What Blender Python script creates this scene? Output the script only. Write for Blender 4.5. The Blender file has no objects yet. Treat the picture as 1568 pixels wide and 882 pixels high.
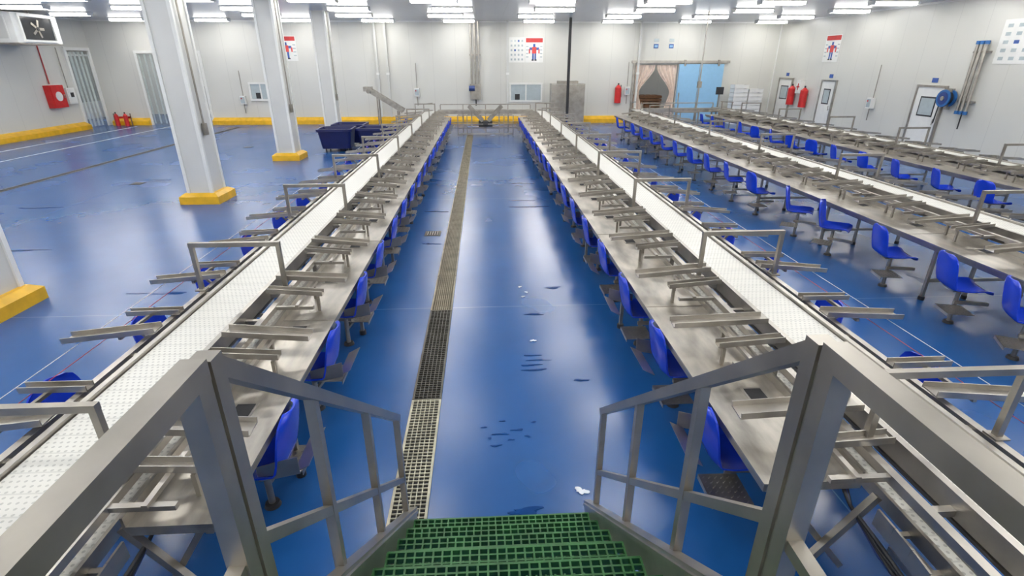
import bpy, math, random
from mathutils import Vector, Matrix
random.seed(7)
S = bpy.context.scene
try:
    S.view_settings.view_transform = 'Standard'
    S.view_settings.look = 'None'
except Exception: pass

# ------------------------------------------------------------ materials
def nt(name):
    m = bpy.data.materials.new(name); m.use_nodes = True
    n = m.node_tree.nodes; l = m.node_tree.links
    return m, n, l, n['Principled BSDF']
def simple(name, col, rough=0.5, metal=0.0, var=0.12, scale=6.0, bump=0.0, emis=None, trans=0.0, alpha=1.0):
    m, n, l, b = nt(name)
    b.inputs['Roughness'].default_value = rough
    b.inputs['Metallic'].default_value = metal
    g = n.new('ShaderNodeNewGeometry')
    t = n.new('ShaderNodeTexNoise'); t.inputs['Scale'].default_value = scale; t.inputs['Detail'].default_value = 4
    l.new(g.outputs['Position'], t.inputs['Vector'])
    r = n.new('ShaderNodeValToRGB')
    r.color_ramp.elements[0].position = .3; r.color_ramp.elements[1].position = .7
    r.color_ramp.elements[0].color = tuple(c*(1-var) for c in col)+(1,)
    r.color_ramp.elements[1].color = tuple(min(1, c*(1+var)) for c in col)+(1,)
    l.new(t.outputs['Fac'], r.inputs['Fac']); l.new(r.outputs['Color'], b.inputs['Base Color'])
    if bump:
        bp = n.new('ShaderNodeBump'); bp.inputs['Strength'].default_value = bump; bp.inputs['Distance'].default_value = .01
        l.new(t.outputs['Fac'], bp.inputs['Height']); l.new(bp.outputs['Normal'], b.inputs['Normal'])
    if emis:
        b.inputs['Emission Color'].default_value = tuple(emis[0])+(1,)
        b.inputs['Emission Strength'].default_value = emis[1]
    b.inputs['Transmission Weight'].default_value = trans
    b.inputs['Alpha'].default_value = alpha
    return m
def math_node(n, l, op, a, b=None, c=None):
    k = n.new('ShaderNodeMath'); k.operation = op
    for i, v in enumerate((a, b, c)):
        if v is None: continue
        if isinstance(v, (int, float)): k.inputs[i].default_value = v
        else: l.new(v, k.inputs[i])
    return k.outputs[0]

def steel_mat(name, col, rough=.36, metal=.85, lo=.78, hi=1.15, sc=(3, 3, 3)):
    m, n, l, b = nt(name)
    g = n.new('ShaderNodeNewGeometry')
    mp = n.new('ShaderNodeMapping'); mp.inputs['Scale'].default_value = sc
    l.new(g.outputs['Position'], mp.inputs['Vector'])
    t = n.new('ShaderNodeTexNoise'); t.inputs['Scale'].default_value = 1.6; t.inputs['Detail'].default_value = 6
    l.new(mp.outputs[0], t.inputs['Vector'])
    r = n.new('ShaderNodeValToRGB'); r.color_ramp.elements[0].position = .3; r.color_ramp.elements[1].position = .7
    r.color_ramp.elements[0].color = tuple(c*lo for c in col)+(1,)
    r.color_ramp.elements[1].color = tuple(min(1, c*hi) for c in col)+(1,)
    l.new(t.outputs['Fac'], r.inputs['Fac']); l.new(r.outputs['Color'], b.inputs['Base Color'])
    mr = n.new('ShaderNodeMapRange'); mr.inputs['To Min'].default_value = rough-.08; mr.inputs['To Max'].default_value = rough+.12
    l.new(t.outputs['Fac'], mr.inputs['Value']); l.new(mr.outputs[0], b.inputs['Roughness'])
    b.inputs['Metallic'].default_value = metal
    return m
M = {}
M['steel'] = steel_mat('brushed_stainless', (.42, .395, .355), .34, .9)
M['steel_d'] = steel_mat('stainless_tube', (.34, .315, .275), .36, .85)
M['table'] = steel_mat('stainless_worktop', (.44, .41, .36), .31, .9, .62, 1.25, (5, 1.6, 3))
M['blue'] = simple('blue_plastic', (.008, .045, .56), .25, var=.08)
M['mblue'] = simple('reel_blue', (.02, .12, .34), .35)
M['black'] = simple('black_rubber', (.02, .02, .022), .5)
M['hose'] = simple('blue_hose', (.02, .05, .2), .4)
M['dark'] = simple('painted_recess_shade', (.012, .012, .014), .8)  # near-black colour standing in for shade inside openings and drains
M['dglass'] = simple('dark_panel', (.035, .036, .038), .15)
M['white'] = simple('white_paint', (.76, .76, .73), .4, var=.03)
M['pillar'] = simple('pillar_cladding', (.60, .60, .57), .35, var=.03, scale=1.5)
M['yellow'] = simple('yellow_paint', (.74, .42, .015), .4, var=.15, scale=4)
M['red'] = simple('red_paint', (.55, .02, .02), .35)
M['navy'] = simple('navy_plastic', (.006, .011, .09), .35)
M['green'] = simple('green_frp', (.022, .120, .028), .5, var=.3, scale=9)
M['lblue'] = simple('pale_blue_door', (.27, .50, .72), .35, var=.03)
M['glass'] = simple('window_glass', (.42, .48, .5), .08, var=.05)
M['wire_r'] = simple('red_wire', (.4, .03, .03), .5)
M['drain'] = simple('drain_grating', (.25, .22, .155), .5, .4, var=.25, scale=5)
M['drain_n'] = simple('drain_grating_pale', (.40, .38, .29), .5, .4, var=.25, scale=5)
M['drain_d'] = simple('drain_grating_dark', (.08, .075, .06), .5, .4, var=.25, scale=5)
M['brown'] = simple('brown_crate', (.26, .12, .05), .6)
M['cream'] = simple('cream_curtain', (.74, .60, .50), .5)
M['pvc'] = simple('pvc_strip', (.60, .72, .70), .12, alpha=.22)
M['pvc_highlight'] = simple('pvc_strip_highlight', (.78, .86, .84), .12, alpha=.5)  # whiter, denser strip bands: highlights painted into the curtain colour
M['tube'] = simple('lamp_tube', (1, 1, 1), .4, var=0, emis=((1, .985, .945), 23.5))
M['foam'] = simple('white_scrap', (.75, .8, .85), .4)
M['puddle'] = simple('wet_film', (.008, .052, .2), .05)
M['pblue'] = simple('print_blue', (.04, .1, .35), .5)
M['skin'] = simple('print_red', (.65, .06, .05), .5)

def belt_mat():
    m, n, l, b = nt('white_modular_belt')
    g = n.new('ShaderNodeNewGeometry'); s = n.new('ShaderNodeSeparateXYZ'); l.new(g.outputs['Position'], s.inputs[0])
    row = math_node(n, l, 'MULTIPLY', s.outputs[1], 26.0)
    rf = math_node(n, l, 'FLOOR', row)
    off = math_node(n, l, 'MULTIPLY', math_node(n, l, 'MODULO', rf, 2.0), .5)
    fx = math_node(n, l, 'SUBTRACT', math_node(n, l, 'FRACT', math_node(n, l, 'ADD', math_node(n, l, 'MULTIPLY', s.outputs[0], 26.0), off)), .5)
    fy = math_node(n, l, 'SUBTRACT', math_node(n, l, 'FRACT', row), .5)
    d = math_node(n, l, 'ADD', math_node(n, l, 'POWER', math_node(n, l, 'ABSOLUTE', fx), 2.0), math_node(n, l, 'POWER', math_node(n, l, 'ABSOLUTE', fy), 2.0))
    dot = math_node(n, l, 'LESS_THAN', d, .05)
    seg = math_node(n, l, 'LESS_THAN', math_node(n, l, 'FRACT', math_node(n, l, 'MULTIPLY', s.outputs[1], 6.5)), .07)
    f = math_node(n, l, 'ADD', math_node(n, l, 'MULTIPLY', dot, .55), math_node(n, l, 'MULTIPLY', seg, .3)); 
    mx = n.new('ShaderNodeMix'); mx.data_type = 'RGBA'
    l.new(f, mx.inputs[0]); mx.inputs[6].default_value = (.66, .65, .60, 1); mx.inputs[7].default_value = (.25, .25, .23, 1)
    l.new(mx.outputs[2], b.inputs['Base Color']); b.inputs['Roughness'].default_value = .4
    return m
M['belt'] = belt_mat()

def floor_mat():
    m, n, l, b = nt('blue_epoxy_floor')
    g = n.new('ShaderNodeNewGeometry'); s = n.new('ShaderNodeSeparateXYZ'); l.new(g.outputs['Position'], s.inputs[0])
    t = n.new('ShaderNodeTexNoise'); t.inputs['Scale'].default_value = .8; t.inputs['Detail'].default_value = 9; t.inputs['Roughness'].default_value = .6
    l.new(g.outputs['Position'], t.inputs['Vector'])
    r = n.new('ShaderNodeValToRGB'); r.color_ramp.elements[0].position = .25; r.color_ramp.elements[1].position = .78
    r.color_ramp.elements[0].color = (.008, .076, .255, 1); r.color_ramp.elements[1].color = (.013, .094, .310, 1)
    l.new(t.outputs['Fac'], r.inputs['Fac'])
    a = math_node(n, l, 'LESS_THAN', math_node(n, l, 'FRACT', math_node(n, l, 'DIVIDE', math_node(n, l, 'SUBTRACT', s.outputs[1], 6.3), 6.0)), .0016)
    c = math_node(n, l, 'LESS_THAN', math_node(n, l, 'FRACT', math_node(n, l, 'DIVIDE', math_node(n, l, 'ADD', s.outputs[0], 33.4), 6.0)), .0018)
    sm = math_node(n, l, 'MULTIPLY', math_node(n, l, 'MAXIMUM', a, c), .4)
    mx = n.new('ShaderNodeMix'); mx.data_type = 'RGBA'
    l.new(sm, mx.inputs[0]); l.new(r.outputs['Color'], mx.inputs[6]); mx.inputs[7].default_value = (.2, .42, .6, 1)
    l.new(mx.outputs[2], b.inputs['Base Color'])
    t2 = n.new('ShaderNodeTexNoise'); t2.inputs['Scale'].default_value = .45; t2.inputs['Detail'].default_value = 3
    l.new(g.outputs['Position'], t2.inputs['Vector'])
    r2 = n.new('ShaderNodeMapRange'); r2.inputs['From Min'].default_value = .3; r2.inputs['From Max'].default_value = .7
    r2.inputs['To Min'].default_value = .22; r2.inputs['To Max'].default_value = .29
    l.new(t2.outputs['Fac'], r2.inputs['Value']); l.new(r2.outputs[0], b.inputs['Roughness'])
    t3 = n.new('ShaderNodeTexNoise'); t3.inputs['Scale'].default_value = 3; t3.inputs['Detail'].default_value = 2
    l.new(g.outputs['Position'], t3.inputs['Vector'])
    bp = n.new('ShaderNodeBump'); bp.inputs['Strength'].default_value = .06; bp.inputs['Distance'].default_value = .02
    l.new(t3.outputs['Fac'], bp.inputs['Height']); l.new(bp.outputs['Normal'], b.inputs['Normal'])
    return m
M['floor'] = floor_mat()

def panel_mat(name, col, axis, period, rough=.35, k=.25):
    m, n, l, b = nt(name)
    g = n.new('ShaderNodeNewGeometry'); s = n.new('ShaderNodeSeparateXYZ'); l.new(g.outputs['Position'], s.inputs[0])
    fr = math_node(n, l, 'FRACT', math_node(n, l, 'DIVIDE', math_node(n, l, 'ADD', s.outputs[axis], 60.0), period))
    a = math_node(n, l, 'MULTIPLY', math_node(n, l, 'LESS_THAN', fr, .012), k)
    t = n.new('ShaderNodeTexNoise'); t.inputs['Scale'].default_value = .5
    l.new(g.outputs['Position'], t.inputs['Vector'])
    r = n.new('ShaderNodeValToRGB')
    r.color_ramp.elements[0].color = tuple(c*.95 for c in col)+(1,); r.color_ramp.elements[1].color = tuple(c*1.04 for c in col)+(1,)
    l.new(t.outputs['Fac'], r.inputs['Fac'])
    mx = n.new('ShaderNodeMix'); mx.data_type = 'RGBA'
    l.new(a, mx.inputs[0]); l.new(r.outputs['Color'], mx.inputs[6]); mx.inputs[7].default_value = (.2, .2, .2, 1)
    l.new(mx.outputs[2], b.inputs['Base Color']); b.inputs['Roughness'].default_value = rough
    return m
M['wallx'] = panel_mat('wall_panel_x', (.62, .615, .57), 0, 1.15)
M['wally'] = panel_mat('wall_panel_y', (.62, .615, .57), 1, 1.15)
M['ceil'] = panel_mat('ceiling_panel', (.66, .66, .645), 0, 1.15, .3)

# ------------------------------------------------------------ mesh builder
class MB:
    def __init__(s, name, parent=None):
        s.v = []; s.f = []; s.m = []; s.sm = []; s.mats = []; s.name = name; s.parent = parent
    def mi(s, mat):
        if mat not in s.mats: s.mats.append(mat)
        return s.mats.index(mat)
    def add(s, vs, fs, mat, smooth=False):
        o = len(s.v); s.v += [tuple(v) for v in vs]; k = s.mi(mat)
        for f in fs:
            s.f.append([o+i for i in f]); s.m.append(k); s.sm.append(smooth)
    def box(s, x0, x1, y0, y1, z0, z1, mat):
        if x0 > x1: x0, x1 = x1, x0
        if y0 > y1: y0, y1 = y1, y0
        if z0 > z1: z0, z1 = z1, z0
        s.add([(x0,y0,z0),(x1,y0,z0),(x1,y1,z0),(x0,y1,z0),(x0,y0,z1),(x1,y0,z1),(x1,y1,z1),(x0,y1,z1)],
              [(0,3,2,1),(4,5,6,7),(0,1,5,4),(1,2,6,5),(2,3,7,6),(3,0,4,7)], mat)
    def beam(s, p0, p1, w, h, mat, up=(0,0,1)):
        p0 = Vector(p0); p1 = Vector(p1); d = (p1-p0).normalized(); up = Vector(up)
        if abs(d.dot(up)) > .98: up = Vector((0,1,0))
        a = d.cross(up).normalized(); b = a.cross(d).normalized()
        vs = []
        for p in (p0, p1):
            for i, j in ((-1,-1),(1,-1),(1,1),(-1,1)):
                vs.append(p+a*i*w/2+b*j*h/2)
        s.add(vs, [(0,1,2,3),(7,6,5,4),(0,4,5,1),(1,5,6,2),(2,6,7,3),(3,7,4,0)], mat)
    def cyl(s, p0, p1, r, mat, n=10, r2=None):
        p0 = Vector(p0); p1 = Vector(p1); d = (p1-p0).normalized(); up = Vector((0,0,1))
        if abs(d.dot(up)) > .98: up = Vector((0,1,0))
        a = d.cross(up).normalized(); b = a.cross(d).normalized(); r2 = r if r2 is None else r2
        vs = []
        for p, rr in ((p0, r), (p1, r2)):
            for i in range(n):
                t = 2*math.pi*i/n; vs.append(p+a*math.cos(t)*rr+b*math.sin(t)*rr)
        s.add(vs, [(i,(i+1)%n,n+(i+1)%n,n+i) for i in range(n)], mat, True)
        s.add(vs, [tuple(range(n-1,-1,-1)), tuple(range(n,2*n))], mat)
    def path(s, pts, r, mat, n=8):
        for a, b in zip(pts[:-1], pts[1:]): s.cyl(a, b, r, mat, n)
    def grid(s, rows, mat, smooth=True):
        nr = len(rows); nc = len(rows[0]); vs = [p for r in rows for p in r]
        s.add(vs, [(i*nc+j, i*nc+j+1, (i+1)*nc+j+1, (i+1)*nc+j) for i in range(nr-1) for j in range(nc-1)], mat, smooth)
    def mesh(s):
        me = bpy.data.meshes.new(s.name); me.from_pydata(s.v, [], s.f)
        for k in s.mats: me.materials.append(M[k])
        me.polygons.foreach_set('material_index', s.m); me.polygons.foreach_set('use_smooth', s.sm)
        me.update(); return me
    def build(s, loc=(0,0,0), rz=0):
        o = bpy.data.objects.new(s.name, s.mesh()); S.collection.objects.link(o)
        o.location = loc; o.rotation_euler = (0,0,rz)
        if s.parent: o.parent = s.parent
        return o
def inst(name, me, loc, rz=0):
    o = bpy.data.objects.new(name, me); S.collection.objects.link(o); o.location = loc; o.rotation_euler = (0,0,rz); return o
def empty(name):
    o = bpy.data.objects.new(name, None); S.collection.objects.link(o); return o

# ------------------------------------------------------------ room shell
H = 4.88; XL, XR, YF, YB = -19.3, 15.5, -6.0, 29.3
b = MB('floor'); b.box(-25, 20, YF-.2, 36.2, -.1, 0, 'floor'); b.build()
b = MB('ceiling'); b.box(-25, 20, YF-.2, 36.2, H, H+.1, 'ceil'); b.build()
b = MB('wall_back')
b.box(XL-.15, -17.2, YB, YB+.15, 0, H, 'wallx'); b.box(-17.2, -14, YB, YB+.15, 3.4, H, 'wallx')
b.box(-14, 8.0, YB, YB+.15, 0, H, 'wallx'); b.box(8.0, 10.3, YB, YB+.15, 2.9, H, 'wallx')
b.box(10.3, XR+.15, YB, YB+.15, 0, H, 'wallx'); b.build()
b = MB('wall_left')
b.box(XL-.15, XL, YF, 27.6, 0, H, 'wally'); b.box(XL-.15, XL, 27.6, YB, 3.5, H, 'wally'); b.build()
b = MB('wall_right'); b.box(XR, XR+.15, YF, YB, 0, H, 'wally'); b.build()
b = MB('wall_front'); b.box(XL-.15, XR+.15, YF-.15, YF, 0, H, 'wallx'); b.build()
b = MB('wall_annex'); b.box(-25, 20, 35.6, 35.8, 0, H, 'wallx'); b.box(-24.6, -24.4, 20, 35.6, 0, H, 'wally')
b.box(-24.6, XL-.15, 20, 20.2, 0, H, 'wallx'); b.box(19, 19.2, YB, 35.6, 0, H, 'wally'); b.build()
def curb(name, pts):
    b = MB(name)
    for (x0, x1, y0, y1, nx, ny) in pts:
        if ny:
            yi = y0; yo = y0+ny*.28
            v = [(x0,yi,0),(x1,yi,0),(x1,yo,0),(x0,yo,0),(x0,yi,.34),(x1,yi,.34),(x1,yo,.2),(x0,yo,.2)]
        else:
            xi = x0; xo = x0+nx*.28
            v = [(xi,y0,0),(xi,y1,0),(xo,y1,0),(xo,y0,0),(xi,y0,.34),(xi,y1,.34),(xo,y1,.2),(xo,y0,.2)]
        b.add(v, [(0,3,2,1),(4,5,6,7),(0,1,5,4),(1,2,6,5),(2,3,7,6),(3,0,4,7)], 'yellow')
    b.build()
curb('baseboard_back', [(-19.0, -17.2, YB, YB, 0, -1), (-14, 7.9, YB, YB, 0, -1), (12.8, 15.2, YB, YB, 0, -1)])
curb('baseboard_left', [(XL, XL, YF, 27.5, 1, 0)])
b = MB('trim_ceiling')
b.box(XL, XR, YB-.04, YB, H-.06, H, 'white'); b.box(XR-.04, XR, YF, YB, H-.06, H, 'white'); b.box(XL, XL+.04, YF, YB, H-.06, H, 'white')
b.box(XR-.05, XR, YB-.05, YB, 0, H, 'white'); b.build()
b = MB('trim_left_doorway')
for y in (27.5, 29.1): b.box(XL-.02, XL+.06, y, y+.14, 0, 3.5, 'white')
b.box(XL-.02, XL+.06, 27.5, 29.24, 3.5, 3.64, 'white')
for x in (-17.2, -14.12): b.box(x, x+.12, YB-.06, YB, 0, 3.4, 'white')
b.box(-17.2, -14, YB-.06, YB, 3.4, 3.52, 'white'); b.build()

# pillars
for i, y in enumerate((6.5, 12.55, 18.3, 24.1)):
    b = MB('support_pillar')
    b.box(-.26, .26, -.3, .3, 0, H, 'pillar')
    b.box(-.29, -.22, -.33, -.26, 0, H, 'white'); b.box(.22, .29, -.33, -.26, 0, H, 'white')
    b.box(.22, .29, .26, .33, 0, H, 'white')
    k = .44
    v = [(-k,-k,0),(k,-k,0),(k,k,0),(-k,k,0),(-k,-k,.17),(k,-k,.17),(k,k,.17),(-k,k,.17)]
    b.add(v, [(0,3,2,1),(0,1,5,4),(1,2,6,5),(2,3,7,6),(3,0,4,7)], 'yellow')
    q = .34
    v2 = [(-k,-k,.17),(k,-k,.17),(k,k,.17),(-k,k,.17),(-q,-q,.24),(q,-q,.24),(q,q,.24),(-q,q,.24)]
    b.add(v2, [(4,5,6,7),(0,1,5,4),(1,2,6,5),(2,3,7,6),(3,0,4,7)], 'yellow')
    b.cyl((.31, -.1, 1.6), (.31, -.1, H), .02, 'steel_d')
    b.box(.29, .35, -.17, -.03, 1.5, 1.75, 'steel_d')
    b.build((-6.52, y, 0))
b = MB('black_support_post'); b.cyl((0,0,0), (0,0,H), .07, 'black', 12); b.box(-.15,.15,-.15,.15,0,.03,'black'); b.build((4.15, 27.0, 0))
for x, y in ((1.3, 28.9), (8.1, 29.1), (-5.3, 29.1), (-4.8, 29.1)):
    b = MB('wall_conduit'); b.box(-.05,.05,-.05,.05,0.35,H,'pillar'); b.box(-.08,.08,-.08,.08,2.4,2.5,'white'); b.build((x, y, 0))

# ------------------------------------------------------------ lights
b = MB('annex_fill_light')
b.box(-.76, .76, -.19, .19, -.05, 0, 'white')
for yy in (-.10, .10):
    b.box(-.72, .72, yy-.05, yy+.05, -.135, -.05, 'tube')
b.box(-.76,-.72,-.17,.17,-.14,0,'white'); b.box(.72,.76,-.17,.17,-.14,0,'white')
lm = b.mesh()
for c in range(9):
    x = -16.6+3.8*c
    for r in range(12):
        y = -4.6+2.95*r
        inst('annex_fill_light', lm, (x+(.35 if r % 2 else -.1), y, H-.01))
for x, y in ((-16, 32.5), (-21.5, 26.5), (-21.0, 28.5), (-21.5, 31), (-18.5, 32.5), (9.5, 32.5), (13, 32.5)):  # unseen fixtures added in the annex to brighten the openings
    inst('annex_fill_light', lm, (x, y, H-.01))
W = bpy.data.worlds.new('world'); S.world = W; W.use_nodes = True
W.node_tree.nodes['Background'].inputs[0].default_value = (.85, .85, .85, 1); W.node_tree.nodes['Background'].inputs[1].default_value = .4

# ------------------------------------------------------------ chair
def chair_mesh(outboard=True, dz=0.0):
    b = MB('workstation_chair')
    prof = [(.235,.415,.19),(.225,.44,.2),(.17,.455,.215),(.05,.447,.222),(-.08,.44,.22),(-.16,.445,.215),(-.20,.475,.205),
            (-.22,.54,.20),(-.235,.62,.205),(-.25,.70,.205),(-.262,.77,.195),(-.27,.82,.175),(-.275,.85,.13),(-.277,.862,.07)]
    def rows(off):
        out = []
        for i, (f, z, w) in enumerate(prof):
            row = []
            for j in range(11):
                t = -1+2*j/10
                e = abs(t)**3
                w2 = w*1.08
                if i < 6: p = (f, t*w2, z+e*.03+off+dz)
                else: p = (f+e*.035+off, t*w2, z+dz)
                row.append(p)
            out.append(row)
        return out
    top = rows(0); bot = rows(-.014)
    b.grid(top, 'blue'); b.grid([r[::-1] for r in bot], 'blue')
    per_t = [r[0] for r in top]+top[-1][1:]+[r[-1] for r in top[::-1]][1:]+top[0][::-1][1:]
    per_b = [r[0] for r in bot]+bot[-1][1:]+[r[-1] for r in bot[::-1]][1:]+bot[0][::-1][1:]
    b.grid([per_t, per_b], 'blue', False)
    b.box(-.13,.13,-.11,.11,.405+dz,.43+dz,'steel_d')
    b.cyl((0,0,.0), (0,0,.41+dz), .024, 'steel_d', 12)
    b.cyl((0,0,.0), (0,0,.03), .06, 'black', 12, .05)
    b.beam((-.05,-.05,.3), (.32,-.05,.3), .035, .035, 'steel_d')
    b.box(-.24,.04,-.34,-.05,.255,.262,'steel')
    b.box(-.24,-.235,-.34,-.05,.225,.262,'steel')
    for i in range(6):
        for j in range(6):
            b.beam((-.225+i*.045, -.325+j*.046, .2635), (-.207+i*.045, -.307+j*.046, .2635), .006, .004, 'steel')
    b.beam((-.06,-.19,.245), (0,0,.2), .03, .03, 'steel_d')
    if outboard:
        b.add([(-.34,.215,.48),(-.06,.215,.42),(-.06,.215,.54),(-.34,.215,.62),(-.34,.208,.48),(-.06,.208,.42),(-.06,.208,.54),(-.34,.208,.62)],
              [(0,1,2,3),(7,6,5,4),(0,4,5,1),(1,5,6,2),(2,6,7,3),(3,7,4,0)], 'steel')
        b.add([(-.40,-.2,.53),(-.29,-.2,.47),(-.29,.2,.47),(-.40,.2,.53),(-.40,-.2,.536),(-.29,-.2,.476),(-.29,.2,.476),(-.40,.2,.536)],
              [(0,3,2,1),(4,5,6,7),(0,1,5,4),(1,2,6,5),(2,3,7,6),(3,0,4,7)], 'steel')
    return b.mesh()
CH = chair_mesh(True); CH2 = chair_mesh(False); CH3 = chair_mesh(False, .05)

# ------------------------------------------------------------ processing lines
def proc_line(cx, s, ty0, ty1, tu1, by0, st0, hoops, wires=True, near=False):
    P = empty('conveyor_processing_line')
    X = lambda u: cx+s*u
    n = int((ty1-st0)/1.17)+1
    b = MB('belt', P)
    b.box(X(-.205), X(.205), by0, ty1+.4, .955, .975, 'belt')
    b.box(X(.30), X(.39), by0, ty1, .74, .755, 'belt')
    b.build()
    b = MB('frame', P)
    for u in (-.235, .235):
        b.box(X(u-.02), X(u+.02), by0, ty1+.4, .87, 1.0, 'steel')
    b.box(X(-.215), X(.215), by0, ty1+.4, .80, .82, 'steel_d')
    b.box(X(-.40), X(-.35), by0, ty1, .91, .96, 'steel')
    b.box(X(.40), X(.45), by0, ty1, .91, .96, 'steel')
    b.box(X(-.395), X(-.365), by0, ty1, .50, .55, 'steel_d')
    b.box(X(.28), X(.30), by0, ty1, .70, .79, 'steel'); b.box(X(.39), X(.41), by0, ty1, .70, .79, 'steel')
    y = by0+.3
    while y < ty1:
        b.box(X(-.351), X(-.255), y-.02, y+.02, .90, .94, 'steel'); b.box(X(.255), X(.401), y-.02, y+.02, .88, .92, 'steel')
        y += .585
    y = by0+.55
    while y < ty1:
        b.box(X(-.40), X(-.36), y-.02, y+.02, .03, .905, 'steel_d'); b.cyl((X(-.38),y,0),(X(-.38),y,.05),.035,'black')
        b.box(X(.411), X(.445), y-.02, y+.02, .03, .905, 'steel_d'); b.cyl((X(.428),y,0),(X(.428),y,.05),.035,'black')
        b.box(X(-.36), X(.411), y-.018, y+.018, .26, .30, 'steel_d')
        if y > ty0:
            u = tu1-.08
            b.box(X(u-.018), X(u+.018), y-.02, y+.02, .03, .78, 'steel_d'); b.cyl((X(u),y,0),(X(u),y,.05),.04,'black')
            b.box(X(.446), X(u-.018), y-.018, y+.018, .26, .30, 'steel_d')
        y += 2.34
    b.box(X(tu1-.10), X(tu1-.06), ty0+.03, ty1, .70, .74, 'steel_d')
    b.build()
    b = MB('worktable', P)
    b.box(X(.47), X(tu1), ty0, ty1, .785, .80, 'table')
    b.box(X(tu1-.02), X(tu1-.001), ty0, ty1, .745, .785, 'steel_d')
    b.box(X(.47), X(tu1-.02), ty0+.001, ty0+.02, .74, .785, 'table')
    b.box(X(.47), X(.485), ty0+.001, ty1, .80, .86, 'steel')
    y = ty0+2.34
    while y < ty1:
        b.box(X(.485), X(tu1-.002), y-.004, y+.004, .80, .803, 'steel_d'); y += 2.34
    for i in range(n):
        y = st0+1.17*i
        hu = .68
        b.box(X(hu-.078), X(hu+.078), y-.088, y+.088, .80, .805, 'steel')
        b.box(X(hu-.062), X(hu+.062), y-.07, y+.07, .8051, .807, 'dark')  # no real hole: dark plate paints the shade of the chute opening
    b.build()
    b = MB('chutes', P)
    def trough(u0, z0, u1, z1, y, w, skew):
        p0 = Vector((X(u0), y, z0)); p1 = Vector((X(u1), y+skew, z1))
        b.beam(p0, p1, w, .008, 'steel')
        for q in (-1, 1):
            d = Vector((0, q*w/2, .018)); b.beam(p0+d, p1+d, .008, .045, 'steel')
    for i in range(-1, n):
        y = st0+.72+1.17*i
        if y > ty1-.2: break
        j = random.uniform(-.04, .04)
        if y > ty0+.1:
            trough(.30, 1.035, tu1-.01, .965, y, .13, .05+j)
            trough(.30, 1.01, .80, .955, y-.30, .075, .03)
            b.beam((X(.64), y-.55, .955), (X(.64), y+.06, .955), .03, .03, 'steel')
            b.beam((X(.64), y-.02, .80), (X(.64), y-.02, .94), .028, .028, 'steel_d')
            b.beam((X(.45), y-.52, .935), (X(.78), y-.52, .935), .035, .03, 'steel')
            b.beam((X(.76), y-.31, .80), (X(.76), y-.31, .95), .025, .025, 'steel_d')
        yo = y+.15
        trough(-.31, 1.0, -1.0, .955, yo, .12, -.03+j)
        trough(-.31, .98, -.80, .95, yo+.36, .07, .05)
        b.beam((X(-.60), yo-.05, .95), (X(-.60), yo+.42, .95), .025, .025, 'steel_d')
        b.beam((X(-.40), yo+.15, .70), (X(-.60), yo+.15, .945), .022, .022, 'steel_d')
    b.build()
    b = MB('guard_hoops', P)
    for y in hoops:
        for u in (-.40, .40):
            b.box(X(u-.019), X(u+.019), y-.019, y+.019, .90, 1.41, 'steel_d')
            b.box(X(u-.045), X(u+.045), y-.045, y+.045, .961, .972, 'steel_d')
        b.box(X(-.42), X(.42), y-.021, y+.021, 1.40, 1.442, 'steel_d')
    b.build()
    if wires:
        b = MB('trip_wires', P)
        b.cyl((X(-.9), ty0, .93), (X(-.9), ty1, .93), .0025, 'white', 6)
        b.cyl((X(-.78), ty0, .90), (X(-.78), ty1, .90), .0025, 'wire_r', 6)
        b.build()
    if near:
        b = MB('drive_end', P)
        for q, (dz, m_) in enumerate(((.60,'black'),(.57,'hose'),(.63,'black'),(.585,'black'))):
            pts = [(X(.50+.012*q), 2.3, .74), (X(.54), 2.15, .66), (X(.53), 1.9, dz), (X(.50+.02*q), 1.4, dz-.05), (X(.52), by0, dz-.07)]
            b.path(pts, .011, m_)
        for u in (.26, .52):
            pr = []
            for k in range(17):
                t = k/16*math.pi/2
                pr.append((X(u), 2.0-1.25*math.sin(t), .12+.62*math.cos(t)))
            for a_, c_ in zip(pr[:-1], pr[1:]): b.beam(a_, c_, .012, .11, 'steel')
        for k in range(9):
            t = (k+.5)/9*math.pi/2
            b.beam((X(.26), 2.0-1.25*math.sin(t), .12+.60*math.cos(t)), (X(.52), 2.0-1.25*math.sin(t), .12+.60*math.cos(t)), .03, .02, 'steel_d')
        for z in (.34, .46, .62): b.box(X(.24), X(.268), by0, 2.1, z, z+.04, 'steel')
        b.beam((X(.45), 2.1, .78), (X(.75), 2.1, .30), .04, .04, 'steel_d'); b.beam((X(tu1-.1), 2.14, .76), (X(.5), 2.14, .2), .035, .035, 'steel_d')
        b.cyl((X(.3), 1.55, .40), (X(.62), 1.55, .40), .09, 'steel', 16); b.box(X(.60), X(.68), 1.45, 1.65, .28, .50, 'steel_d')
        b.build()
    return P
proc_line(-2.37, 1, 2.08, 24.0, .955, .4, 3.05, [2.26+2.56*i for i in range(9)], near=True)
proc_line(2.60, -1, 2.2, 24.0, 1.05, .4, 3.05, [2.34+2.58*i for i in range(9)], near=True)
proc_line(7.0, -1, 2.0, 24.3, 1.12, 1.0, 2.4, [3.5+3.0*i for i in range(7)], wires=False)
proc_line(11.25, -1, 2.0, 24.6, 1.10, 1.0, 2.4, [4.6+3.0*i for i in range(7)], wires=False)

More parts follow.
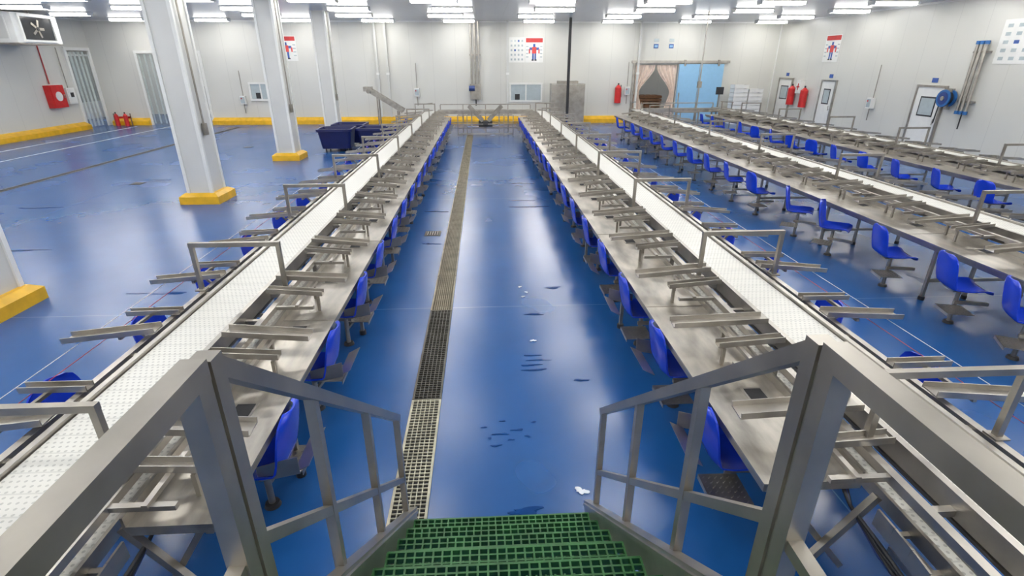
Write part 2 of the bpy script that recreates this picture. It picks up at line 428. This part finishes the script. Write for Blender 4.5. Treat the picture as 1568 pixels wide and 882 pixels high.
for i in range(18):
    y = 3.02+1.17*i
    yr = [2.92, 4.03, 5.22][i] if i < 3 else 2.9+1.17*i
    j = lambda a: random.uniform(-a, a)
    inst('workstation_chair', CH, (-1.61+j(.008), y+j(.03), 0), math.pi+j(.03))
    inst('workstation_chair', CH, (1.745+j(.008), yr+j(.02), 0), j(.03))
    inst('workstation_chair', CH2, (-2.98+j(.03), y+.35, 0), j(.15))
    inst('workstation_chair', CH2, (3.19+j(.03), y+.35, 0), math.pi+j(.15))
ys3 = [4.68, 5.55, 6.72, 8.05, 9.1]+[10.6+1.17*i for i in range(11)]
for i, y in enumerate(ys3):
    inst('workstation_chair', CH3, (5.77, y, 0), [-.5, -.25, -.2, -.75, -.6][i] if i < 5 else random.uniform(-.3, .1))
for i in range(15):
    y = 7.2+1.17*i
    inst('workstation_chair', CH3, (9.9+random.uniform(-.08,.03), y, 0), random.uniform(-.9, .3))

def cross(x0, x1, y, name='cross_transfer_conveyor'):
    b = MB(name)
    b.box(x0+.45, x1-.45, y+.55, y+.95, .955, .975, 'belt')
    for yy in (.52, .95): b.box(x0+.35, x1-.35, y+yy, y+yy+.04, .87, 1.03, 'steel')
    for sx, xx in ((1, x0), (-1, x1)):
        b.add([(xx-sx*.21,y+.42,.974),(xx+sx*.21,y+.42,.974),(xx+sx*.47,y+.55,.974),(xx+sx*.47,y+.95,.974),(xx+sx*.1,y+.95,.974),(xx-sx*.21,y+.7,.974)],
              [(0,1,2,3,4,5)], 'belt')
        b.beam((xx-sx*.24,y+.42,.95),(xx-sx*.24,y+.72,.95),.04,.14,'steel'); b.beam((xx-sx*.24,y+.72,.95),(xx+sx*.1,y+.98,.95),.04,.14,'steel')
        b.beam((xx-sx*.24,y+.42,1.3),(xx+sx*.1,y+.98,1.3),.035,.035,'steel_d')
        for q in (-.24, .24): b.box(xx+q-.02, xx+q+.02, y+.5, y+.54, 0, 1.3, 'steel_d')
    nx = int((x1-x0)/1.0)
    for i in range(nx+1):
        xx = x0+.45+(x1-x0-.9)*i/nx
        b.box(xx-.02,xx+.02,y+.525,y+.555,0,.87,'steel_d'); b.box(xx-.02,xx+.02,y+.993,y+1.03,0,1.22,'steel_d')
    b.box(x0+.45,x1-.45,y+.99,y+1.032,1.22,1.26,'steel_d')
    b.box(x0+.45,x1-.45,y+.52,y+.56,.25,.29,'steel_d'); b.box(x0+.45,x1-.45,y+.991,y+1.034,.45,.49,'steel_d')
    b.build()
cross(-2.37, 2.60, 24.0); cross(7.0, 11.25, 24.4)
b = MB('sorting_hopper')
for sx in (-1, 1):
    b.beam((sx*.12,0,.62),(sx*.72,0,1.22),.5,.03,'steel_d',up=(0,0,1))
    b.beam((sx*.12,-.26,.64),(sx*.72,-.26,1.26),.02,.14,'steel_d'); b.beam((sx*.12,.26,.64),(sx*.72,.26,1.26),.02,.14,'steel_d')
    for yy in (-.25,.25): b.box(sx*.6-.02,sx*.6+.02,yy-.02,yy+.02,0,1.08,'steel_d')
b.box(-.3,.3,-.25,.28,.40,.62,'black'); b.box(-1.2,1.2,-.3,-.26,.08,.14,'steel'); b.box(-1.2,1.2,-.1,-.06,.86,.90,'steel')
b.box(-1.2,1.2,-.3,-.26,.50,.54,'steel_d')
for xx in (-1.2,-.8,.8,1.2): b.box(xx-.02,xx+.02,-.301,-.259,0,.859,'steel_d'); b.box(xx-.02,xx+.02,-.302,-.06,.86,.901,'steel')
b.cyl((-.1,-.35,.5),(.1,-.35,.5),.09,'black',14); b.build((.1, 24.0, 0))

# ------------------------------------------------------------ drain
b = MB('floor_drain_grating')
x0, x1 = -.72, -.48
b.box(x0-.02, x1+.02, 2.0, 23.6, 0.001, .004, 'dark')  # flat dark plate paints the shaded channel below the grating
def grate(y0, y1, mat, py, nx):
    b.box(x0-.02, x0, y0, y1, .004, .016, mat); b.box(x1, x1+.02, y0, y1, .004, .016, mat)
    for i in range(1, nx): xx = x0+(x1-x0)*i/nx; b.box(xx-.0035, xx+.0035, y0, y1, .004, .0165, mat)
    y = y0
    while y < y1: b.box(x0, x1, y, y+.008, .004, .016, mat); y += py
    b.box(x0, x1, y1-.012, y1, .004, .0162, mat)
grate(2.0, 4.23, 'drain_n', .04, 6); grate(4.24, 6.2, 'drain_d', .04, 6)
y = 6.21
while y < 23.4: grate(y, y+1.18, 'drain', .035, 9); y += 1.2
b.build()
b = MB('floor_channel_drain'); b.box(-12.32,-12.12,2,28,0.001,.005,'dark')  # dark base sheet paints channel depth, floor is not cut
for xx in (-12.34,-12.12): b.box(xx,xx+.02,2,28,.001,.008,'steel_d')
y=2.0
while y<28: b.box(-12.32,-12.12,y,y+.02,.005,.008,'steel_d'); y+=.12
b.build()
b = MB('painted_floor_line'); b.box(-15.85,-15.77,2,28.5,.001,.003,'white'); b.box(-17.6,-17.5,10,28.5,.001,.003,'white'); b.build()
for x, y, sc in ((-1.0, 9.6, .1), (-9.3, 14.5, .12), (-9.0, 21, .12)):
    b = MB('floor_gully'); b.box(-.15,.15,-.15,.15,.001,.006,'drain_d'); b.box(-.11,.11,-.11,.11,.006,.009,'dark')  # dark inset paints the shade below the gully bars
    for i in range(5): b.box(-.1+i*.045,-.085+i*.045,-.11,.11,.009,.012,'steel'); 
    b.build((x, y, 0))
def blob(name, x, y, rx, ry, mat, z=.002, seed=0, t=.002):
    rr = random.Random(seed); n = 26; ph = [rr.uniform(0, 6.28) for _ in range(4)]
    b = MB(name); v = []
    for zz in (z, z+t):
        for i in range(n):
            a = 2*math.pi*i/n
            k = 1+.35*math.sin(2*a+ph[0])+.25*math.sin(3*a+ph[1])+.18*math.sin(5*a+ph[2])+.1*math.sin(8*a+ph[3])
            v.append((x+rx*k*math.cos(a), y+ry*k*math.sin(a), zz))
    b.add(v, [tuple(range(n, 2*n))]+[(i,(i+1)%n,n+(i+1)%n,n+i) for i in range(n)], mat); b.build()
for i, (x, y, rx, ry) in enumerate(((.25,2.83,.13,.03),(.5,4.72,.09,.02),(.45,4.82,.10,.015),(.55,4.92,.09,.015),(.48,5.02,.07,.012),(.6,6.05,.11,.02),(.95,6.9,.12,.03),(.95,4.5,.06,.02),
    (1.0,11.5,.3,.04),(.85,12.1,.25,.03),(-1.0,9.0,.15,.03),(-1.05,11.2,.2,.04),(1.0,14,.25,.05),(.1,3.7,.05,.012),(.25,3.75,.04,.012),(.05,3.55,.04,.01),
    (.18,3.62,.02,.01),(.33,3.66,.02,.01),(-.05,3.8,.02,.01),(.0,3.65,.015,.01),(.4,3.85,.02,.01),(.12,3.88,.02,.01),
    (-8,9,.3,.03),(-10,12,.4,.04),(-9,15,.4,.04),(-4.6,7,.3,.04),(4.5,6,.2,.04),(4.3,9,.3,.05))):
    blob('water_puddle', x, y, rx, ry, 'puddle', .002, i)
for i, (x, y, r) in enumerate(((.69,3.0,.034),(.53,5.35,.022),(.50,6.6,.02),(.56,6.75,.018),(.48,6.95,.02))):
    blob('plastic_scrap', x, y, r*1.3, r*.9, 'foam', .003, 50+i, .006)

# ------------------------------------------------------------ stairs
xl, xr = -.56, .70
ST = empty('access_staircase')
b = MB('treads', ST)
nT = 7
for i in range(nT):
    z = .20+.2*i*1.0; yc = 2.46-.25*i
    if i == nT-1: y0_, y1_ = -1.2, yc+.15
    else: y0_, y1_ = yc-.15, yc+.15
    z0 = z-.03
    nx = 26; a0, a1 = xl+.05, xr-.05
    for k in range(nx+1):
        xx = a0+(a1-a0)*k/nx; b.box(xx-.0045, xx+.0045, y0_, y1_, z0, z, 'green')
    yy = y0_
    while yy <= y1_+.001: b.box(a0, a1, yy-.0045, yy+.0045, z0, z-.0005, 'green'); yy += .0375
    b.box(a0, a1, y1_-.008, y1_+.004, z0-.002, z+.0005, 'green')
b.build()
b = MB('stringers', ST)
for x in (xl+.02, xr-.02):
    b.beam((x, 2.72, .09), (x, .95, 1.56), .05, .16, 'steel'); b.beam((x, 2.72, .16), (x, .95, 1.63), .075, .02, 'steel')
    b.beam((x, .98, 1.53), (x, -1.2, 1.53), .052, .16, 'steel')
    b.beam((x, .9, 0), (x, .9, 1.46), .06, .06, 'steel_d'); b.beam((x, -1.1, 0), (x, -1.1, 1.46), .06, .06, 'steel_d')
b.build()
b = MB('handrails', ST)
for x, sgn in ((xl, -1), (xr, 1)):
    hr = lambda y: 2.47+(y-.9)*(1.04-2.47)/(2.60-.9)
    sr = lambda y: .15+(2.69-y)*.84
    b.beam((x, .925, 2.447), (x, 2.62, hr(2.62)), .042, .04, 'steel_d')
    b.beam((x, .94, 1.99-.04), (x, 2.60, .56), .030, .032, 'steel_d')
    for y in (1.40, 1.98): b.beam((x, y, sr(y)-.12), (x, y, hr(y)-.005), .034, .034, 'steel_d')
    b.beam((x, 2.60, sr(2.6)-.06), (x, 2.60, hr(2.6)-.005), .034, .034, 'steel_d')
    b.box(x-.0235, x+.0235, .90, .945, 1.45, 2.468, 'steel_d'); b.box(x-.0235, x+.0235, .84, .886, 1.45, 2.44, 'steel_d')
    b.box(x-.016, x+.016, .885, .901, 1.45, 2.43, 'steel')
    b.box(x-.0245, x+.0245, -1.2, .888, 2.435, 2.482, 'steel_d'); b.box(x-.018, x+.018, -1.2, .842, 1.95, 1.985, 'steel_d')
    b.box(x-.022, x+.022, -1.199, -1.155, 1.45, 2.44, 'steel_d')
b.build()

# ------------------------------------------------------------ wall furniture
def poster(name, side, a0, a1, z0, z1, kind):
    b = MB(name)
    def pl(u0, u1, w0, w1, lay, mat):
        A0 = a0+(a1-a0)*u0; A1 = a0+(a1-a0)*u1; Z0 = z0+(z1-z0)*w0; Z1 = z0+(z1-z0)*w1; d0 = .002; d1 = .012+.002*lay
        if side == 'B': b.box(A0, A1, YB-d1, YB-d0, Z0, Z1, mat)
        else: b.box(XR-d1, XR-d0, A0, A1, Z0, Z1, mat)
    pl(0, 1, 0, 1, 0, 'white')
    if kind == 'body':
        pl(.04,.96,.80,.97,1,'red')
        pl(.44,.56,.62,.74,1,'pblue'); pl(.38,.62,.36,.62,1,'skin'); pl(.24,.38,.50,.60,1,'pblue'); pl(.62,.76,.50,.60,1,'pblue')
        pl(.20,.27,.36,.54,2,'skin'); pl(.73,.80,.36,.54,2,'skin')
        pl(.39,.48,.12,.36,1,'pblue'); pl(.52,.61,.12,.36,1,'pblue'); pl(.36,.48,.07,.12,1,'black'); pl(.52,.64,.07,.12,1,'black')
        for k in range(4): pl(.05,.18,.2+.14*k,.24+.14*k,1,'glass'); pl(.82,.95,.2+.14*k,.24+.14*k,1,'glass')
    else:
        for i in range(4):
            for j in range(5):
                pl(.09+.23*i,.20+.23*i,.08+.185*j,.16+.185*j,1,'glass' if (i*3+j*5) % 7 < 3 else ('pblue' if (i+2*j) % 5 == 0 else 'glass'))
    b.build()
poster('hygiene_poster','B',-10.3,-9.25,3.05,4.2,'body')
poster('icon_notice_board','B',1.4,2.2,2.98,4.15,'icons'); poster('hygiene_poster','B',2.22,3.15,2.98,4.15,'body')
poster('hygiene_poster','R',25.2,24.1,3.0,4.1,'body'); poster('icon_notice_board','R',16.5,15.0,2.95,4.15,'icons')
for x in (9.0, 9.8):
    b = MB('wall_sign'); b.box(x-.12,x+.12,YB-.015,YB-.002,3.65,3.85,'pblue'); b.box(x-.08,x+.08,YB-.018,YB-.015,3.7,3.8,'lblue'); b.box(x-.12,x+.12,YB-.015,YB-.002,3.95,4.1,'glass'); b.build()

def window(name, x0, x1, z0, z1):
    b = MB(name)
    b.box(x0,x1,YB-.02,YB-.002,z0,z1,'glass')
    w=.09
    b.box(x0,x1,YB-.06,YB-.002,z0,z0+w,'white'); b.box(x0,x1,YB-.06,YB-.002,z1-w,z1,'white')
    b.box(x0,x0+w,YB-.061,YB-.002,z0,z1,'white'); b.box(x1-w,x1,YB-.061,YB-.002,z0,z1,'white')
    b.box((x0+x1)/2-.03,(x0+x1)/2+.03,YB-.05,YB-.002,z0,z1,'white'); b.box(x0+.3,x0+.55,YB-.03,YB-.02,z0+.12,z0+.4,'black')
    b.build()
window('window_1', -11.95, -10.8, 1.15, 2.05); window('window_2', 1.4, 3.15, 1.05, 2.0)

def rdoor(name, y0, y1):
    b = MB(name)
    x_ = XR-.003
    b.box(x_-.05,x_,y0+.07,y1-.07,.02,2.2,'white')
    for y in (y0,y1-.07): b.box(x_-.08,x_,y,y+.07,0,2.2,'steel')
    b.box(x_-.08,x_,y0,y1,2.2,2.27,'steel')
    b.box(x_-.06,x_-.05,y0+.35,y1-.35,1.3,1.85,'glass'); b.box(x_-.055,x_-.05,y0+.3,y1-.3,1.25,1.9,'black')
    b.cyl((x_-.1,y0+.16,1.0),(x_-.1,y0+.16,1.2),.015,'steel',8); b.cyl((x_-.05,y0+.16,1.05),(x_-.1,y0+.16,1.05),.012,'steel',8)
    b.box(x_-.02,x_,(y0+y1)/2-.12,(y0+y1)/2+.12,2.35,2.5,'pblue'); b.build()
rdoor('door_1', 27.2, 28.5); rdoor('door_2', 23.7, 24.8); rdoor('door_3', 17.8, 19.1)
b = MB('door_4')
b.box(10.32,12.7,YB-.14,YB-.05,.05,2.9,'lblue'); b.box(7.8,13.0,YB-.12,YB-.02,2.95,3.07,'steel'); 
for x in (10.6,12.4): b.box(x-.05,x+.05,YB-.16,YB-.05,2.8,3.1,'steel_d')
b.box(11.4,11.43,YB-.15,YB-.14,.05,2.9,'steel'); b.box(10.4,10.46,YB-.18,YB-.14,1.0,1.5,'steel'); b.box(7.88,8.0,YB-.06,YB-.003,0,2.95,'steel'); b.build()
b = MB('cold_room_curtain')
for (xa, xb, sgn) in ((8.05, 9.1, 1), (9.15, 10.25, -1)):
    rows = []
    for i in range(13):
        t = i/12; z = 2.85-t*2.6
        tie = 1-.75*math.sin(min(1, t/.55)*math.pi/2)**2 if t < .55 else .25+.35*(t-.55)/.45
        row = []
        for k in range(25):
            u = k/24
            x = xa+(xb-xa)*u*tie if sgn > 0 else xb-(xb-xa)*(1-u)*tie
            row.append((x, YB+.03+.05*math.sin(u*28), z))
        rows.append(row)
    b.grid(rows, 'cream')
b.build()
b = MB('pallet_stack')
for i in range(8):
    z=.16*i
    for q in range(6): b.box(q*.34,q*.34+.24,0,1.2,z+.1,z+.13,'brown')
    for q in (0,.55,1.1): b.box(0,1.95,q,q+.1,z,z+.1,'brown')
b.build((8.2, 31.0, 0))

def strips(name, fn, n, z1):
    b = MB(name)
    for k in range(n):
        rows = []
        for i in range(2):
            z = z1 if i == 0 else .05
            rows.append([fn(k+.0, 0, z), fn(k+.35, .03, z), fn(k+.75, .03, z), fn(k+.98, 0, z)])
        b.grid([[r[j] for j in (0,1)] for r in rows], 'pvc_highlight', False)  # painted highlight band along each strip
        b.grid([[r[j] for j in (1,2,3)] for r in rows], 'pvc', False)
    b.build()
strips('pvc_strip_curtain', lambda u, d, z: (XL-.08+d+.01*(int(u) % 2), 27.66+u*.28, z), 5, 3.45)
strips('pvc_strip_curtain', lambda u, d, z: (-17.1+u*.28, YB+.08-d, z), 4, 3.35)
b = MB('packing_machine')
b.box(0,1.2,0,.8,.5,1.5,'steel_d'); b.box(.1,1.1,.1,.7,1.5,1.75,'steel'); b.box(.2,.9,-.02,0,.8,1.3,'black')
for x in (.05,1.1):
    for y in (.05,.7): b.box(x,x+.06,y,y+.06,0,.5,'steel_d')
b.box(1.2,1.9,.2,.6,.8,.86,'belt'); b.box(1.8,1.85,.35,.45,0,.8,'steel_d'); b.build((-16.4, 32, 0))
b = MB('glazed_partition')
for y in (24, 26, 28, 30, 32, 34): b.box(-22.6,-22.5,y,y+.1,0,3.4,'white')
b.box(-22.61,-22.49,24,34.1,3.3,3.4,'white'); b.box(-22.61,-22.49,24,34.1,0,.9,'white'); b.box(-22.57,-22.54,24,34,.9,3.3,'pvc'); b.build()

# ventilation unit with dark framed opening, upper left wall
b = MB('ventilation_unit')
b.box(0,1.65,0,2.3,0,1.05,'white')
b.box(1.65,1.70,.0,2.3,0,1.05,'white')
b.box(1.70,1.705,.35,1.95,.12,.93,'dglass')
for (a0,a1,c0,c1) in ((.27,.35,.04,1.01),(1.95,2.03,.04,1.01),(.35,1.95,.04,.12),(.35,1.95,.93,1.01)): b.box(1.70,1.76,a0,a1,c0,c1,'white')
for k in range(5):
    a=k*2*math.pi/5; b.beam((1.715,1.15,.52),(1.715,1.15+.33*math.cos(a),.52+.33*math.sin(a)),.012,.09,'steel_d')
b.cyl((1.71,1.15,.52),(1.74,1.15,.52),.07,'black',16)
b.box(.2,1.45,-.012,0,.1,.95,'white'); b.box(.24,1.41,-.016,-.012,.14,.91,'pillar')
b.box(0,1.7,0,2.3,-.05,0,'steel')
for yy in (.2,2.0): b.cyl((.9,yy,1.05),(.9,yy,1.19),.02,'steel_d')
b.build((XL+.02, 22.9, 3.68))

b = MB('fire_hose_cabinet'); b.box(0,.25,0,.85,0,.95,'red'); b.box(.25,.27,.06,.79,.06,.89,'red'); b.cyl((.27,.42,.48),(.29,.42,.48),.2,'white',20); b.box(.27,.3,.7,.74,.4,.55,'steel'); b.build((XL+.01, 25.6, 1.1))
b = MB('electrical_box'); b.box(0,.18,0,.5,0,.7,'white'); b.box(.18,.2,.05,.45,.05,.65,'white'); b.box(.2,.21,.15,.35,.3,.5,'black'); b.cyl((.09,.25,.7),(.09,.25,2.4),.02,'steel_d'); b.build((XL+.01, 26.7, 1.2))
b = MB('red_fire_pipe'); b.cyl((0,0,2.1),(0,0,H-.02),.025,'wire_r',8); b.build((XL+.04, 26.0, 0))
b = MB('fire_extinguisher_group')
for x in (0,.45): b.cyl((x,0,0),(x,0,.5),.1,'red',14); b.cyl((x,0,.5),(x,0,.6),.1,'red',14,.03); b.cyl((x,0,.6),(x,0,.67),.03,'black',8)
for x in (-.18,.63): b.box(x-.02,x+.02,.1,.14,0,.6,'steel_d')
b.box(-.2,.65,.1,.13,.35,.45,'red'); b.build((-18.6, YB-.5, 0))
b = MB('fire_extinguisher'); b.cyl((0,0,1.0),(0,0,1.75),.17,'red',16); b.cyl((0,0,1.75),(0,0,1.9),.17,'red',16,.04); b.cyl((0,0,1.9),(0,0,1.98),.04,'black',8); b.cyl((.12,-.05,1.9),(.16,-.05,1.3),.02,'black',8); b.box(-.1,.1,.1,.17,1.2,1.6,'steel'); b.build((7.15, YB-.18, 0))
for y, z in ((26.9,1.05),(25.8,1.0)):
    b = MB('fire_extinguisher'); b.cyl((0,0,0),(0,0,.75),.17,'red',16); b.cyl((0,0,.75),(0,0,.88),.17,'red',16,.04); b.cyl((0,0,.88),(0,0,.96),.04,'black',8); b.box(.1,.17,-.1,.1,.2,.6,'steel'); b.build((XR-.18, y, z))
b = MB('first_aid_box'); b.box(0,.2,0,.4,0,.6,'white'); b.box(-.01,0,.03,.37,.03,.57,'white'); b.box(-.02,-.01,.17,.23,.15,.45,'red'); b.box(-.021,-.01,.08,.32,.27,.33,'red'); b.build((XR-.21, 26.15, 1.6))
for side, x, y, z in (('B',-3.4,YB-.1,1.35),('B',7.65,YB-.1,1.4),('R',XR-.1,21.2,1.3),('B',-12.3,YB-.1,1.0)):
    b = MB('control_box'); b.box(-.13,.13,-.09,.09,0,.4,'white'); b.box(-.1,.1,-.1,-.09,.05,.35,'glass'); b.cyl((-.05,-.1,.28),(-.05,-.12,.28),.03,'red',10); b.cyl((0,0,-.45),(0,0,0),.02,'steel_d'); b.cyl((0,.05,.4),(0,.05,1.6),.015,'steel_d')
    b.build((x,y,z), 0 if side=='B' else math.pi/2*-1)
b = MB('ceiling_pipes')
for x in (-.2,.0,.18): b.cyl((x,0,1.95),(x,0,H-.01),.045,'steel',10)
b.box(-.3,.3,-.02,.1,3.3,3.36,'steel_d'); b.cyl((-.35,-.15,1.75),(-.05,-.15,1.75),.13,'hose',16); b.box(-.3,.25,-.1,.1,1.2,1.95,'steel_d'); b.cyl((0,-.1,.9),(0,-.1,1.2),.03,'black'); b.build((-.35, YB-.2, 0))
b = MB('hose_reel'); b.cyl((-.02,0,0),(-.08,0,0),.27,'mblue',24); b.cyl((-.08,0,0),(-.24,0,0),.2,'black',24); b.cyl((-.24,0,0),(-.28,0,0),.27,'mblue',24); b.cyl((-.28,0,0),(-.285,0,0),.2,'hose',24); b.cyl((-.28,0,0),(-.31,0,0),.07,'steel',12); b.box(-.1,.0,-.08,.08,-.35,.3,'steel'); b.cyl((-.18,.18,-.1),(-.18,.22,-.8),.02,'black',8); b.build((XR-.09, 17.5, 1.9))
b = MB('pneumatic_lift_cylinders')
for y in (0,.17,.32): b.cyl((-.15,y,1.55),(-.15,y,3.5),.045,'steel',14); b.cyl((-.15,y,3.5),(-.15,y,3.6),.065,'mblue',14); b.cyl((-.15,y,1.45),(-.15,y,1.55),.065,'mblue',14)
for z in (1.8,3.25): b.box(-.15,0,-.1,.42,z,z+.06,'steel_d')
b.cyl((-.15,.1,1.0),(-.15,.1,1.5),.02,'black',8); b.build((XR-.005, 16.72, 0))

def bin_(x, y, rz):
    b = MB('bulk_storage_bin')
    def ring(hx, hy, z, r=.1):
        pts=[]
        for cx_, cy_, a0 in ((hx-r,hy-r,0),(-hx+r,hy-r,90),(-hx+r,-hy+r,180),(hx-r,-hy+r,270)):
            for q in range(4): a=math.radians(a0+q*30); pts.append((cx_+r*math.cos(a),cy_+r*math.sin(a),z))
        return pts+[pts[0]]
    b.grid([ring(.5,.45,.12),ring(.58,.53,.72),ring(.63,.58,.72),ring(.63,.58,.80),ring(.56,.51,.80),ring(.47,.42,.18)],'navy',False)
    b.add(ring(.5,.45,.12)[:-1],[tuple(range(15,-1,-1))],'navy'); b.add(ring(.47,.42,.18)[:-1],[tuple(range(16))],'navy')
    for sx in (-1,1):
        for sy in (-1,1): b.cyl((sx*.38-.02,sy*.33,.06),(sx*.38+.02,sy*.33,.06),.06,'black',12); b.box(sx*.38-.03,sx*.38+.03,sy*.33-.03,sy*.33+.03,.06,.13,'steel_d')
    b.build((x,y,0),rz)
bin_(-5.35,20.1,.05); bin_(-3.95,20.3,-.08); bin_(-5.2,21.6,0)
b = MB('incline_conveyor')
b.beam((-.9,0,1.75),(.5,0,.85),.42,.03,'belt')
for yy in (-.24,.24): b.beam((-.95,yy,1.8),(.55,yy,.88),.03,.2,'steel')
for k in range(8): t=k/7; b.box(-.9+1.4*t-.01,-.9+1.4*t+.01,-.2,.2,1.77-.9*t,1.84-.9*t,'white')
for x,z in ((-.6,1.5),(.3,.9)):
    for yy in (-.24,.24): b.box(x-.03,x+.03,yy-.02,yy+.02,0,z,'steel_d')
b.beam((-.6,-.24,.3),(.3,-.24,.3),.03,.03,'steel_d'); b.box(-1.2,-.85,-.25,.25,1.75,1.95,'steel'); b.cyl((-.95,-.4,1.75),(-.95,-.24,1.75),.09,'steel_d',12); b.build((-4.3, 26.3, 0))
b = MB('stainless_cabinet')
b.box(-.85,.85,-.35,.35,.12,2.0,'steel'); b.box(-.83,-.01,-.37,-.35,.16,1.96,'steel_d'); b.box(.01,.83,-.37,-.35,.16,1.96,'steel_d')
for x in (-.1,.1): b.cyl((x,-.4,.9),(x,-.4,1.3),.015,'steel',8)
for x in (-.78,.78):
    for y in (-.3,.3): b.cyl((x,y,0),(x,y,.12),.03,'steel_d')
b.box(-.5,.5,-.3,.3,2.0,2.12,'steel_d'); b.build((4.3, 28.2, 0))
for x, n_ in ((13.3,9),(14.1,8)):
    b = MB('crate_stack')
    for i in range(n_):
        z=.15+i*.2
        b.box(-.34,.34,-.23,.23,z,z+.02,'white')
        for (a0,a1,c0,c1) in ((-.37,-.34,-.23,.23),(.34,.37,-.23,.23),(-.37,.37,-.26,-.23),(-.37,.37,.23,.26)): b.box(a0,a1,c0,c1,z,z+.18,'white')
        b.box(-.38,.38,-.27,-.261,z+.15,z+.18,'white')
    b.box(-.38,.38,-.28,.28,0,.149,'white'); b.build((x, 28.3, 0))
b = MB('weighing_station'); b.box(-.3,.3,-.3,.3,.85,.9,'steel'); b.box(-.03,.03,.22,.28,.9,1.5,'steel_d'); b.box(-.18,.18,.18,.26,1.5,1.85,'black')
for x in (-.26,.26):
    for y in (-.26,.26): b.box(x-.02,x+.02,y-.02,y+.02,0,.85,'steel_d')
b.box(-.26,.26,-.26,.26,.25,.28,'steel'); b.build((11.9, 27.2, 0))
b = MB('overhead_drop_pole'); b.cyl((0,0,1.0),(0,0,H-.01),.03,'steel',8); b.box(-.08,.08,-.06,.06,2.0,2.25,'steel_d'); b.box(-.15,.15,-.15,.15,0,.02,'steel_d'); b.cyl((0,0,0),(0,0,1.0),.035,'steel_d',8); b.build((9.15, 23.2, 0))

# ------------------------------------------------------------ camera
cam = bpy.data.cameras.new('camera'); co = bpy.data.objects.new('camera', cam); S.collection.objects.link(co)
cam.sensor_width = 36; cam.lens = 816*36/1600; cam.clip_start = .05
co.location = (0, 0, 3.0); co.rotation_euler = (math.radians(90-23.4), 0, math.radians(-3.02))
S.camera = co
